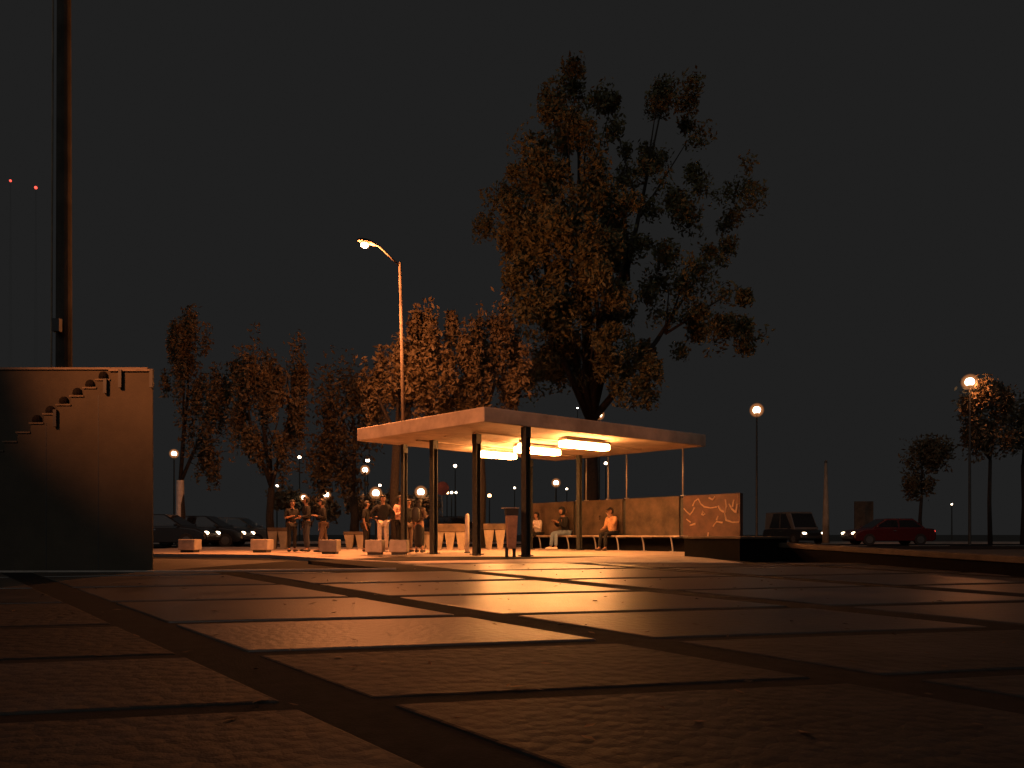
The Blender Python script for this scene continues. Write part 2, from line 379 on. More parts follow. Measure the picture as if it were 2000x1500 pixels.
# ------------------------------------------------------------------ stair block at left
YB = 13.2
st = thing('stair_block', 'tall concrete block with stepped stair edge at the left', 'staircase', (-8.5, YB + .7, gz(13)))
zt = at(0, 726, YB).z
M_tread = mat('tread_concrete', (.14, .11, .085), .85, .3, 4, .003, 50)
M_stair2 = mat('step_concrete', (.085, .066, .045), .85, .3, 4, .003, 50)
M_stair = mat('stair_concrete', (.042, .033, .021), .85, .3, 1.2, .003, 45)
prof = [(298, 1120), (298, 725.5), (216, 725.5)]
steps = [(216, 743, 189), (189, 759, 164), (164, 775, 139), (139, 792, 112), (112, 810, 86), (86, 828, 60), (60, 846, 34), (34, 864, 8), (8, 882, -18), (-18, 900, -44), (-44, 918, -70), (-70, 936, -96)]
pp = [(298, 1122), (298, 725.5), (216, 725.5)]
for x1, y, x0 in steps: pp += [(x1, y), (x0, y)]
pp += [(-96, 1122)]
fr = [at(x, y, YB) for x, y in pp]; n = len(fr); DEP = 1.35
back = [Vector((v.x + (-.64 if x_ == 298 else 0), YB + DEP, v.z)) for v, (x_, _) in zip(fr, pp)]
m = MB(); m.v = [tuple(v) for v in fr] + [tuple(v) for v in back]
m.f = [tuple(range(n)), tuple(range(2 * n - 1, n - 1, -1))] + [(i, n + i, n + (i + 1) % n, (i + 1) % n) for i in range(n)]
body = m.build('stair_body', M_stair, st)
bm = bmesh.new(); bm.from_mesh(body.data); bmesh.ops.recalc_face_normals(bm, faces=bm.faces); bm.to_mesh(body.data); bm.free()
for x1, y, x0 in steps[:9]:
    p, q = at(x1, y, YB), at(x0, y, YB)
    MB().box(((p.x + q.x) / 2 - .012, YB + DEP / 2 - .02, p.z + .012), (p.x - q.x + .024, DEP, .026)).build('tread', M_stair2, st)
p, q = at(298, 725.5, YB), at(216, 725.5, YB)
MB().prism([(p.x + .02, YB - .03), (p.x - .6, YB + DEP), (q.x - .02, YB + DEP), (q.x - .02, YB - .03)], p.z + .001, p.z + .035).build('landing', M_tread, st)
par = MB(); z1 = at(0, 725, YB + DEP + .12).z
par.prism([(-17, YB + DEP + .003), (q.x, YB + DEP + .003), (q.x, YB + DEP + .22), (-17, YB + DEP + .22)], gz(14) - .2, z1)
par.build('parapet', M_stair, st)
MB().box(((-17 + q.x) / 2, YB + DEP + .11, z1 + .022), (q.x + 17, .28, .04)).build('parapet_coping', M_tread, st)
for px, y0, y1 in ((206, 740, 768), (235, 722, 757), (296, 722, 757), (108, 800, 833)):
    a, b = at(px, y0, YB - .035), at(px, y1, YB - .035)
    MB().box(((a.x + b.x) / 2, YB - .035, (a.z + b.z) / 2), (.055, .05, a.z - b.z)).build('rail_bracket', M_black, st)
for px_, y0_ in ((192, 772), (90, 826)):
    a, b = at(px_, y0_, YB - .001), at(px_, 1112, YB - .001)
    MB().box((a.x, YB - .001, (a.z + b.z) / 2), (.014, .004, a.z - b.z)).build('form_joint', M_black, st)
for x1, y, x0 in steps[:6]:
    p = at((x1 + x0) / 2, y, YB + .25)
    MB().ball((p.x, YB + .25, p.z + .06), (.085, .08, .10), 10, 6).build('rail_foot', M_dblk, st)
# tall mast behind it
a = at(121.5, 1000, 17.0)
mp = thing('concrete_mast', 'tall dark square mast rising behind the stair block', 'mast', (a.x, 17, 0))
MB().tube([(a.x + .04, 17, -.1), (a.x + .04, 17, 16)], [.18, .13], 14).build('shaft', M_mast, mp)
MB().tube([(a.x - .20, 16.9, 0), (a.x - .13, 16.9, 15)], .02, 6).build('cable_conduit', M_concd, mp)
MB().box((a.x + .05, 16.72, at(0, 642, 17).z), (.16, .12, .28)).build('junction_box', M_black, mp)
# ------------------------------------------------------------------ street lamps
M_pole = mat('painted_pole', (.055, .045, .037), .85, .3, 4, spec=.1)
M_tread = mat('tread_concrete', (.14, .11, .085), .85, .3, 4, .003, 50)
def globe_mat(nm, col, es): return mat(nm, (.8, .8, .8), .4, .02, emit=col, es=es)
M_glA = globe_mat('lit_sodium_lens', (1, .50, .20), 13)
M_glW = globe_mat('lit_white_lens', (1, .74, .52), 14)
def tall_lamp(base, top, head, label, group=None, energy=0, lens=.11, r=(.085, .045), mm=M_pole, spot=None, aim=None, down=0, blend=.7):
    base, top, head = Vector(base), Vector(top), Vector(head)
    t = thing('street_lamp', label, 'street lamp', tuple(base), group)
    MB().tube([base, lerp(base, top, .5), top + Vector((0, 0, .12))], [r[0], (r[0] + r[1]) / 2, r[1]], 12).build('pole', mm, t, smooth=True)
    MB().tube([base, base + Vector((0, 0, .9))], [r[0] * 1.45, r[0] * 1.3], 12).build('pole_sleeve', mm, t)
    hd = (head - top); hh = Vector((hd.x, hd.y, 0)).normalized()
    k = head - hh * .24 + Vector((0, 0, .06))
    MB().tube([top, lerp(top, k, .5) + Vector((0, 0, .05)), k - hh * .12, k + hh * .1], r[1] * .62, 8).build('arm', mm, t, smooth=True)
    az = math.atan2(hh.y, hh.x)
    R = Matrix.Rotation(az, 3, 'Z')
    def shp(q): 
        q = q.copy(); w = 1 - .45 * max(0, -q.x / .30); return R @ Vector((q.x, q.y * w, q.z * w + .02 * (q.x)))
    hb = MB().ball(head + Vector((0, 0, .10)), (.30, .13, .075), 14, 8, shp).build('lamp_head', mm, t, smooth=True)
    MB().ball(head + hh * .06, (lens * 1.2, lens, lens * .9), 12, 8, lambda q: R @ q).build('lens', M_glA, t, smooth=True)
    if down: point_light(t, head + hh * .06 + Vector((0, 0, -.17)), down, SODIUM, .1, spot=84, aim=(head.x + .6, head.y - .9, 0))
    if energy: point_light(t, head + hh * .06 + Vector((0, 0, -.16)), energy, SODIUM, .1, spot=spot, aim=aim, blend=blend)
    return t
YL = 22.5
tall_lamp(at(794, 1077, YL), at(781, 520, YL), at(716, 479, YL - .6), 'tall lit street lamp with slanted arm rising behind the shelter', None, 2200, .10, (.075, .04), down=8500)
# assumed lamps out of view, left and right; spots added to light roof fascias
tall_lamp((-12.0, 5.2, -.4), (-12.0, 5.2, 8.4), (-11.0, 6.2, 8.8), 'assumed tall lit street lamp out of view at left, spot aimed at the left roof fascia and stair block', None, 11000, .11, spot=46, aim=(-3.0, 19.0, 2.2), blend=1.0)  # assumed and unseen; its beam lights the left fascia and stair block
tall_lamp((15.5, 8.0, -.3), (15.5, 8.0, 7.6), (14.2, 8.5, 8.0), 'assumed tall lit street lamp out of view right of the plaza, spot aimed at the right roof fascia', None, 750, .11, spot=20, aim=(2.6, 19.6, 3.5))  # assumed and unseen; its narrow beam lights the right fascia
def halo_mat():  # lamp halo as an edge-fading orange emission, not glass
    if 'lamp_halo' in MATS: return MATS['lamp_halo']
    m = bpy.data.materials.new('lamp_halo'); m.use_nodes = True; MATS['lamp_halo'] = m; t = m.node_tree; t.nodes.clear()
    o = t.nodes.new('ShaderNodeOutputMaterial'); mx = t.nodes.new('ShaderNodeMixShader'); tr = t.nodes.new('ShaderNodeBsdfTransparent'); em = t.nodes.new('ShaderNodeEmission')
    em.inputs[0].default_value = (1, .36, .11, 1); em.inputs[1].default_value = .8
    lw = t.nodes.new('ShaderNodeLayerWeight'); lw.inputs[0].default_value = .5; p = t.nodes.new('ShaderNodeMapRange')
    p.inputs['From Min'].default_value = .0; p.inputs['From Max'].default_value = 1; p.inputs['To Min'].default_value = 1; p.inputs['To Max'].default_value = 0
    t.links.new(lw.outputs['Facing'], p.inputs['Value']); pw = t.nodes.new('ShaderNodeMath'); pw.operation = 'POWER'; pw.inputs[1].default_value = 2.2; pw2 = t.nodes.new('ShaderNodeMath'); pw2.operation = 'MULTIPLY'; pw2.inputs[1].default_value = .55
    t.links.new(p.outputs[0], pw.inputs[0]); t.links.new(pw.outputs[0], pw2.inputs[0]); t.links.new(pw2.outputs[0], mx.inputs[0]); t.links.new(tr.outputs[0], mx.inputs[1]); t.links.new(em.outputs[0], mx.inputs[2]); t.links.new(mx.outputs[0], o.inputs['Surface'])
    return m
def globe_lamp(px, py, y, d, label, lens=None, energy=0, name='street_lamp', arm=0):
    p = at(px, py, y); r = d / F * y / 2
    t = thing(name, label, 'street lamp', (p.x, p.y, 0), 'far street lamps')
    MB().tube([(p.x, p.y, 0), (p.x, p.y, p.z - r * .8)], [.07, .045], 8).build('pole', M_steel, t)
    MB().lathe((p.x, p.y, p.z - r * 1.25), [(.05, 0), (r * .5, r * .15), (r * .62, r * .5)], 10).build('collar', M_steel, t)
    gl = MB().ball(p, r, 12, 8).build('globe', lens or M_glW, t, smooth=True)
    if d >= 9: MB().ball(p, r * 1.9, 20, 14).build('halo_shell', halo_mat(), gl, smooth=True)  # glowing shell added as the halo round the larger lamps
    MB().lathe((p.x, p.y, p.z + r * .86), [(r * .55, 0), (r * .4, r * .25), (.02, r * .4)], 10).build('cap', M_steel, t)
    if energy: point_light(t, p + Vector((0, -r * 1.5, 0)), energy, SODIUM, .1)
    return t
GL = [(1478, 801, 44, 15, 'bright round lamp alone in the dark right of the shelter roof', 0), (1170, 810, 50, 12, 'round lamp just above the right part of the shelter roof edge', 0),
      (1894, 746, 37, 17, 'bright lamp over the lit tree at the far right', 220), (1086, 943, 48, 10, 'round lamp seen under the roof above the seated hooded person', 0),
      (340, 886, 50, 10, 'far lamp just right of the stair block', 0), (585, 893, 62, 6, 'small far lamp high above the two dark standing people', 0),
      (713, 918, 56, 11, 'lower of two lamps close together left of the shelter posts', 0), (718, 899, 64, 8, 'upper smaller of two lamps close together left of the shelter', 0),
      (734, 963, 52, 14, 'bright lamp in foliage above the person in light trousers', 60), (822, 961, 52, 14, 'bright lamp in foliage between the two left shelter posts', 60),
      (593, 972, 54, 9, 'lamp right above the heads of the two dark standing people', 0), (637, 966, 52, 11, 'lamp in lit foliage left of the limewashed shelter people', 50),
      (541, 949, 66, 5, 'tiny far lamp left above the standing group', 0), (742, 948, 70, 5, 'tiny lamp above the bright lamp in foliage', 0),
      (765, 952, 70, 4, 'tiny dim lamp beside the left rear shelter post', 0), (889, 910, 70, 6, 'small far lamp high between left and middle shelter posts', 0),
      (882, 962, 75, 5, 'left one of a tiny pair of lamps between shelter posts', 0), (890, 962, 75, 5, 'right one of a tiny pair of lamps between shelter posts', 0),
      (956, 968, 70, 7, 'small far lamp right of the middle shelter post', 0), (1005, 953, 80, 4, 'tiny lamp left of the right front shelter post', 0),
      (1107, 955, 80, 4, 'tiny lamp above the panel wall beside a slim pole', 0), (1183, 905, 70, 6, 'small lamp beside the middle slim pole', 0),
      (1128, 797, 90, 3, 'tiny point of light above the shelter roof', 0), (873, 962, 74, 7, 'orange lamp left of the tiny pair between shelter posts', 0),
      (1697, 982, 60, 5, 'small amber lamp over the pale panel at right', 0), (1683, 991, 62, 3, 'tiny amber lamp on the pale panel at right', 0), (1859, 985, 70, 3, 'tiny lamp low at the far right', 0),
      (1293, 632, 48, 3, 'tiny warm light among the large tree leaves', 0)]
GL[11] = (637, 966, 52, 11, 'lamp in lit foliage right above the walking person in the dark jacket', 50)
for px, py, y, d, lab, en in GL:
    if (px, py) == (1293, 632): continue
    globe_lamp(px, py, y, d * 1.0, lab, M_glA if d in (7,) or px in (1697, 1683) else M_glW, en)
# two far radio masts with red lights
M_red = globe_mat('lit_red', (1, .08, .05), 2.2)
for px, py, lab in ((20.5, 353, 'far mast with a dim red light at the left edge of the sky'), (70, 366.5, 'far mast with a red light beside the tall dark mast')):
    p = at(px, py, 150)
    t = thing('radio_mast', lab, 'radio mast', (p.x, p.y, 0), 'far masts with red lights')
    m = MB()
    for k in range(3):
        a = 2.1 * k; m.tube([(p.x + .5 * math.cos(a), p.y + .5 * math.sin(a), 0), (p.x + .06 * math.cos(a), p.y + .06 * math.sin(a), p.z - .3)], .008, 4)
    m.build('lattice', M_steel, t); MB().ball(p, .28 if px > 50 else .22, 8, 6).build('red_light', M_red, t)
# ------------------------------------------------------------------ trees
def leaves(name, pts, size, m, parent, flat=.85):
    n = len(pts); off = woff(parent); pts = pts - np.array(off)
    nr = RNG.normal(size=(n, 3)); nr /= np.linalg.norm(nr, axis=1)[:, None]
    t = np.cross(nr, RNG.normal(size=(n, 3))); t /= np.linalg.norm(t, axis=1)[:, None] + 1e-9
    b = np.cross(nr, t); s = (size * RNG.uniform(.6, 1.4, n))[:, None]
    v = np.stack([pts - t * s, pts + b * s * flat * .5, pts + t * s, pts - b * s * flat * .5], 1).reshape(-1, 3)
    me = bpy.data.meshes.new(name); me.vertices.add(4 * n); me.vertices.foreach_set('co', v.ravel())
    me.loops.add(4 * n); me.loops.foreach_set('vertex_index', np.arange(4 * n)); me.polygons.add(n)
    me.polygons.foreach_set('loop_start', np.arange(n) * 4); me.update(calc_edges=True)
    return link(name, me, m, parent)
def clumps(ell, nsub, nleaf, sig, droop=1.0):
    out = []; tot = sum(e[6] for e in ell)
    for (x, y, z, rx, ry, rz, w) in ell:
        k = max(3, int(nsub * w / tot)); u = RNG.normal(size=(k, 3)); u /= np.linalg.norm(u, axis=1)[:, None]
        u *= (RNG.uniform(.25, 1, k) ** .45)[:, None]
        c = np.array([x, y, z]) + u * np.array([rx, ry, rz]); per = RNG.dirichlet(np.ones(k) * 1.6) * nleaf * w / tot
        for q, m_ in zip(c, per):
            m_ = int(m_) + 2; g_ = np.clip(RNG.normal(size=(m_, 3)), -1.9, 1.9) * sig * RNG.uniform(.6, 1.35)
            g_[:, 2] = g_[:, 2] * droop - (droop - 1) * sig * .6
            out.append(q + g_)
    return np.concatenate(out)
def tree(label, base, ell, nsub, nleaf, size, sig, m, trunk_r=.2, droop=1.0, white=None, name='tree', group=None):
    base = Vector(base); t = thing(name, label, 'tree', tuple(base), group)
    mt = MB(); top = max(ell, key=lambda e: e[6]); fork = base + Vector((0, 0, max(1.2, (min(e[2] - e[5] for e in ell) - base.z) * .9)))
    mt.tube([base, lerp(base, fork, .5) + Vector((random.uniform(-.1, .1), 0, 0)), fork], [trunk_r * 1.25, trunk_r, trunk_r * .85], 9)
    for e in ell:
        if e[6] < .6 or (len(ell) > 8 and e[6] < 1.45): continue
        c = Vector(e[:3]); mid = lerp(fork, c, .55) + Vector((random.uniform(-.4, .4), random.uniform(-.4, .4), .5))
        mt.tube([fork, mid, c + Vector((0, 0, e[5] * .4))], [trunk_r * .6, trunk_r * .35, trunk_r * .1], 6)
        for _ in range(3):
            d = Vector((random.uniform(-1, 1) * e[3], random.uniform(-1, 1) * e[4], random.uniform(-.3, .9) * e[5])) * .8
            mt.tube([lerp(fork, c, .7), c + d], [trunk_r * .22, trunk_r * .05], 5)
    mt.build('trunk', M_bark, t, smooth=True)
    if white: MB().tube([base, base + Vector((0, 0, white))], [trunk_r * 1.27, trunk_r * 1.06], 10).build('limewash_band', M_lime, t)
    leaves('crown', clumps(ell, nsub, nleaf, sig, droop), size, m, t)
    return t
def E_(px, py, y, rpx, rpy, w, ry=None):
    c = at(px, py, y); return (c.x, c.y, c.z, rpx / F * y, ry or rpx / F * y, rpy / F * y, w)
tree('huge dark broad tree towering behind the shelter roof', (3.6, 35, 0),
     [E_(1105, 330, 33, 95, 120, 3), E_(1130, 440, 32, 120, 80, 3.4), E_(1030, 430, 33, 55, 110, 1.6), E_(1040, 570, 32, 60, 90, 1.8), E_(1160, 540, 32, 90, 70, 2), E_(1090, 640, 33, 60, 60, 1),
      E_(1130, 220, 35, 90, 80, 1.5), E_(1290, 260, 37, 110, 100, 1.6), E_(1260, 430, 35, 100, 110, 2), E_(1400, 400, 37, 100, 120, 1.4), E_(1360, 580, 36, 110, 90, 1.6), E_(1430, 655, 33, 70, 28, .8), E_(1250, 640, 36, 110, 70, 1.2), E_(980, 420, 36, 40, 50, .5),
      E_(1150, 690, 33.6, 90, 60, 1.6), E_(1230, 740, 34, 70, 50, 1.2), E_(1060, 730, 36, 50, 50, .8)],
     330, 64000, .115, .27, M_leafA, .33)
tree('orange lit drooping tree right of the street lamp pole', (-4.05, 27, 0),
     [E_(825, 660, 27, 42, 60, 2), E_(800, 740, 27, 50, 70, 1.6), E_(745, 760, 28, 40, 60, .9), E_(860, 770, 27, 45, 60, 1)], 85, 11000, .095, .125, M_leafB, .16, 2.9)
tree('orange lit drooping tree just above the shelter roof corner', (-1.2, 28.5, 0),
     [E_(905, 720, 28, 40, 60, 1.6), E_(960, 660, 29, 45, 60, 1.8), E_(990, 720, 29, 45, 70, 1.6), E_(925, 770, 28, 40, 40, .8), E_(890, 640, 29, 28, 20, .4)], 90, 11000, .095, .125, M_leafB, .16, 2.9)
tree('slender weeping tree with a limewashed trunk beside the stair block', at(352, 1044, 34) - Vector((0, 0, .5)),
     [E_(372, 660, 34, 34, 55, 1.4), E_(360, 760, 34, 40, 70, 1), E_(425, 770, 34, 32, 60, 1), E_(400, 870, 34, 55, 60, .8)], 62, 8000, .10, .14, M_leafB, .15, 3.0, white=2.9)
tree('broad weeping tree above the passing dark car', at(530, 1044, 33) - Vector((0, 0, .5)),
     [E_(505, 720, 33, 50, 50, 1.6), E_(560, 730, 33, 45, 55, 1.6), E_(480, 800, 33, 40, 80, 1), E_(545, 850, 33, 55, 90, 1.4), E_(590, 800, 33, 20, 60, .5)], 85, 11000, .10, .14, M_leafB, .16, 3.0)
tree('dark weeping tree between the weeping trees and the lamp pole', at(690, 1044, 36) - Vector((0, 0, .5)),
     [E_(680, 800, 36, 60, 80, 1), E_(660, 900, 36, 50, 50, .6)], 44, 6000, .12, .3, M_leafB, .2, 1.8)
tree('lit tree under the lamp at the far right', at(1934, 1044, 38) - Vector((0, 0, .5)),
     [E_(1912, 780, 37.6, 26, 26, 1.2), E_(1945, 785, 38, 28, 30, 1), E_(1905, 850, 38, 24, 28, .9), E_(1940, 850, 38, 40, 30, .8)], 46, 5000, .11, .22, M_leafB, .09, 1.5)
tree('dim leafy tree cut by the right edge', at(1998, 1044, 40) - Vector((0, 0, .5)), [E_(1990, 820, 40, 30, 50, 1), E_(2040, 830, 40, 40, 60, 1)], 32, 4000, .12, .25, M_leafB, .12, 1.4)
tree('small dim tree above the red car', at(1800, 1044, 46) - Vector((0, 0, .5)), [E_(1800, 890, 46, 34, 22, 1), E_(1790, 945, 46, 22, 14, .5), E_(1830, 880, 46, 16, 14, .4)], 26, 3600, .13, .26, M_leafB, .1, 1.3)
c = at(1613, 1044, 44)
t = thing('utility_post', 'pale tapered post right of the panel wall', 'post', (c.x, c.y, 0))
MB().tube([(c.x, c.y, 0), (c.x, c.y, 1.6), (c.x, c.y, 4.6)], [.20, .17, .07], 10).build('shaft', M_concd, t, smooth=True)
MB().tube([(c.x, c.y, 4.6), (c.x, c.y, 4.75)], [.085, .06], 10).build('top_cap', M_steel, t)
for px, py, y, w, h, lab in ((720, 985, 53, 34, 24, 'bush lit by the lamp above the person in light trousers'), (822, 985, 53, 34, 26, 'bush lit by the lamp between the left shelter posts'),
                        (628, 985, 53, 30, 22, 'bush lit by the lamp near the walking person'), (560, 975, 55, 26, 16, 'low dim bush left of the standing group'), (770, 975, 54, 22, 16, 'dim bush behind the left rear shelter post')):
    c = at(px, py, y); tree(lab, (c.x, c.y, 0), [E_(px, py, y, w, h, 1), E_(px - w * .5, py + h * .5, y, w * .6, h * .7, .6), E_(px + w * .5, py + h * .4, y, w * .6, h * .6, .6)], 26, 1500, .16, .26, M_leafB, .08, 1.2, name='bush')
# ------------------------------------------------------------------ street furniture
blk = None
for px, pyb, w, lab in ((371, 1079, 33, 'leftmost square concrete seat block, alone beside the stair block'), (512, 1079, 34, 'square concrete seat block left of the two dark standing people'), (645, 1082.5, 34, 'square concrete seat block right of the walking person'),
                        (733, 1084, 33, 'square concrete seat block in front of the person in light trousers'), (780, 1084, 34, 'square concrete seat block under the person in the pink shirt')):
    p = ong(px, pyb)
    if p.y < 19.2 and px < 700: p.y = 19.2; p.x = (px - 1000) / F * p.y; p.z = 0
    if blk is None:
        blk = local(thing('seat_block', lab, 'seat block', (0, 0, 0), 'concrete seat blocks on the pavement'))
        MB().box((0, 0, .215), (.44, .44, .30)).build('block', M_conc, blk, bevel=.02)
        MB().box((0, .0, .032), (.34, .34, .062)).build('foot', M_black, blk); t = blk
    else: t = dup(blk); t['label'] = lab
    t.location = (p.x, p.y, .004 + gz(p.y)); t.rotation_euler = (0, 0, random.uniform(-.06, .06)); s = w / F * p.y / .44; t.scale = (s, s, 1)
bo = thing('bollard', 'pale round bollard between the two left shelter posts', 'bollard', tuple(ong(912.5, 1080)))
p = ong(912.5, 1080); zt_ = at(0, 1003, p.y).z
MB().lathe(p, [(.06, 0), (.056, zt_ - .06), (.04, zt_ - .012), (.015, zt_)], 14).build('shaft', M_lime, bo, smooth=True)
MB().lathe(p, [(.085, 0), (.085, .02), (.065, .035)], 14).build('base_ring', M_steel, bo)
p = ong(999, 1087); p.y += .1
bi = thing('litter_bin', 'tapered litter bin with dark hood on legs by the right front post', 'litter bin', tuple(p))
def frust(m, c, w0, d0, w1, d1, z0, z1, rz):
    R = Matrix.Rotation(rz, 3, 'Z'); vs = []
    for w, d, z in ((w0, d0, z0), (w1, d1, z1)):
        for x, y in ((-1, -1), (1, -1), (1, 1), (-1, 1)): vs.append(Vector(c) + R @ Vector((x * w / 2, y * d / 2, z)))
    return m.add(vs, [(3, 2, 1, 0), (4, 5, 6, 7), (0, 1, 5, 4), (1, 2, 6, 5), (2, 3, 7, 6), (3, 0, 4, 7)])
M_bin = mat('bin_metal', (.34, .20, .13), .5, .35, 6, metal=.2)
frust(MB(), p, .19, .19, .26, .26, .18, .93, .15).build('bin_body', M_bin, bi, bevel=.01)
MB().box(p + Vector((0, 0, 1.02)), (.28, .28, .15), .15).build('hood', M_black, bi, bevel=.01)
MB().box(p + Vector((-.03, 0, 1.105)), (.36, .34, .018), .15).build('hood_lid', M_conc, bi)
for s in (-.11, .06):
    MB().box(p + Vector((s, .02, .1)), (.07, .06, .22), .15).build('leg', M_black, bi)
# balustrade and benches behind the posts
def balustrade(px0, px1, y, z0, z1, npil, label, name='balustrade', cat='balustrade'):
    a = (px0 - 1000) / F * y; b = (px1 - 1000) / F * y
    t = thing(name, label, cat, ((a + b) / 2, y, 0), 'concrete rails behind the shelter')
    MB().box(((a + b) / 2, y, (z0 + z1) / 2), (b - a, .3, z1 - z0)).build('top_beam', M_panel, t, bevel=.02)
    for k in range(npil):
        x = a + (b - a) * (k + .5) / npil
        frust(MB(), (x, y, 0), .16, .2, .34, .26, .003, z0 - .002, 0).build('pillar', M_concd, t)
    return t
balustrade(846, 912, 24.5, .58, .84, 3, 'concrete rail on tapered pillars behind the pale bollard')
balustrade(944, 988, 25.5, .66, .86, 2, 'short concrete rail on tapered pillars behind the litter bin')
balustrade(672, 716, 26.5, .50, .60, 2, 'low concrete bench on two tapered pillars left of the dark haired people', 'concrete_bench', 'bench')
balustrade(818, 846, 26.0, .50, .60, 2, 'low concrete bench on tapered pillars behind the person with the backpack', 'concrete_bench', 'bench')
balustrade(524, 564, 26.5, .62, .74, 2, 'low concrete bench on tapered pillars left of the two dark standing people', 'concrete_bench', 'bench')
# signs and panels far right
p = at(1687, 1044, 52)
t = thing('notice_panel', 'pale upright notice panel behind the red car', 'panel', (p.x, p.y, .02))
MB().box((p.x, p.y, 1.75), (1.25, .18, 2.0)).build('panel', M_panel, t, bevel=.03); MB().box((p.x - .5, p.y, .4), (.1, .1, .75)).build('leg', M_steel, t); MB().box((p.x + .5, p.y, .4), (.1, .1, .75)).build('leg', M_steel, t)
c = at(864, 985, 40)
t = thing('road_sign', 'dim road sign on a thin pole between the left shelter posts', 'sign', (c.x, c.y, 0))
MB().tube([(c.x, c.y, 0), (c.x, c.y, 3.1)], .035, 8).build('pole', M_galv, t)
MB().lathe((0, 0, 0), [(.42, 0), (.42, .03)], 16)
m = MB(); m.tube([(c.x, c.y - .05, 2.9), (c.x, c.y - .02, 2.9)], .36, 18); m.build('sign_plate', mat('sign_red', (.25, .05, .04), .5), t)
# ------------------------------------------------------------------ cars
def car(label, loc, rz, paint, lights=True, van=False, grp='cars on the street behind', tail=True):
    t = local(thing('car', label, 'car', loc, grp, rz)); OFF[t.name] = Vector((0, 0, 0))
    L2 = 2.15; wd_ = .86
    low = [(-2.15, .32), (-2.18, .62), (-2.05, .88), (-1.2, .93), (1.0, .90), (1.75, .82), (2.12, .66), (2.16, .38), (2.0, .24), (-2.0, .24)]
    m = MB(); n = len(low); rings = []
    for yy, sc, dz in ((-wd_, .97, -.02), (-wd_ * .93, 1.0, 0), (wd_ * .93, 1.0, 0), (wd_, .97, -.02)):
        rings.append([(x * sc, yy, (z if z < .5 else z + dz)) for x, z in low])
    for r in rings: m.v += r
    for i in range(3):
        for j in range(n): m.f.append((i * n + j, i * n + (j + 1) % n, (i + 1) * n + (j + 1) % n, (i + 1) * n + j))
    m.f.append(tuple(range(n - 1, -1, -1))); m.f.append(tuple(3 * n + j for j in range(n)))
    m.build('body', paint, t, bevel=.03, smooth=False)
    zr = 1.95 if van else 1.42; cb = [(-2.0 if van else -1.65, .90), (-1.95 if van else -1.05, zr), (.75 if van else .35, zr), (1.35 if van else 1.2, .88)]
    m = MB(); wt = .74 if van else .62
    for yy in (-1, 1):
        for x, z in cb: m.v.append((x, yy * (wd_ * .92 if z < 1 else wt), z))
    m.f = [(0, 1, 2, 3), (7, 6, 5, 4), (0, 4, 5, 1), (1, 5, 6, 2), (2, 6, 7, 3)]
    m.build('cabin', M_pgr if van else paint, t, bevel=.04)
    def side(s, x0, x1, z0=.96, z1=None):
        z1 = z1 or zr - .09; y0 = wd_ * .92 - (wd_ * .92 - wt) * (z0 - .9) / (zr - .9) + .006; y1 = wd_ * .92 - (wd_ * .92 - wt) * (z1 - .9) / (zr - .9) + .006
        k = (z1 - z0); q = [(x0[0], s * y0, z0), (x1[0], s * y0, z0), (x1[1], s * y1, z1), (x0[1], s * y1, z1)]
        MB().add(q, [(0, 1, 2, 3) if s < 0 else (3, 2, 1, 0)]).build('side_window', M_glass, t)
    for s in (-1, 1):
        side(s, (-1.45, -1.02), (-.28, -.28)); side(s, (-.2, -.2), (1.02, .33))
    a, b = Vector((cb[3][0], 0, cb[3][1])), Vector((cb[2][0], 0, cb[2][1])); 
    def glass(a, b, y0, y1, nm):
        d = (b - a); nrm = Vector((d.z, 0, -d.x)).normalized() * .006
        if nrm.x * (1 if a.x > 0 else -1) < 0: nrm = -nrm
        p, q = a + d * .12 + nrm, a + d * .9 + nrm
        MB().add([(p.x, -y0, p.z), (p.x, y0, p.z), (q.x, y1, q.z), (q.x, -y1, q.z)], [(0, 1, 2, 3)]).build(nm, M_glass, t)
    glass(a, b, wd_ * .84, wt - .06, 'windscreen')
    glass(Vector((cb[0][0], 0, cb[0][1])), Vector((cb[1][0], 0, cb[1][1])), wd_ * .84, wt - .06, 'rear_window')
    for x in (-1.32, 1.35):
        for s in (-1, 1):
            w = MB(); w.tube([(x, s * .68, .31), (x, s * .872, .31)], .31, 18); wo_ = w.build('wheel', M_rub, t)
            MB().tube([(x, s * .86, .31), (x, s * .878, .31)], .19, 12).build('rim', mat('dull_rim', (.10, .10, .10), .5, .2, 9, metal=.6), wo_)
    hm = mat('lit_headlight', (.8, .8, .8), .3, .02, emit=(1, .72, .45), es=9 if lights else 0) if lights else M_chrome
    tm = mat('lit_tail_light', (.5, .02, .02), .3, .02, emit=(1, .06, .04), es=2.5)
    for s in (-1, 1):
        MB().ball((2.06, s * .62, .64), (.12, .17, .075), 10, 6).build('headlight', hm, t)
        MB().ball((-2.1, s * .64, .74), (.09, .15, .08), 10, 6).build('tail_light', tm if tail else M_rub, t)
        MB().box((.95, s * .94, .98), (.12, .16, .11)).build('mirror', paint, t, bevel=.03)
        MB().box((.02, s * .874, .78), (.16, .02, .03)).build('door_handle', M_chrome, t)
    MB().box((2.15, 0, .42), (.06, 1.5, .16)).build('bumper', M_black, t, bevel=.02); MB().box((-2.16, 0, .42), (.06, 1.5, .16)).build('rear_bumper', M_black, t, bevel=.02)
    return t
M_pblk = mat('paint_dark', (.012, .012, .013), .25, .1, 3); M_pred = mat('paint_red', (.06, .005, .006), .25, .1, 3); M_pgr = mat('paint_pale', (.10, .09, .08), .3, .1, 3)
p = at(396, 1044, 35.2); car('dark car with headlights on, left behind the seat blocks', (p.x, p.y, -.075), 0, M_pblk)
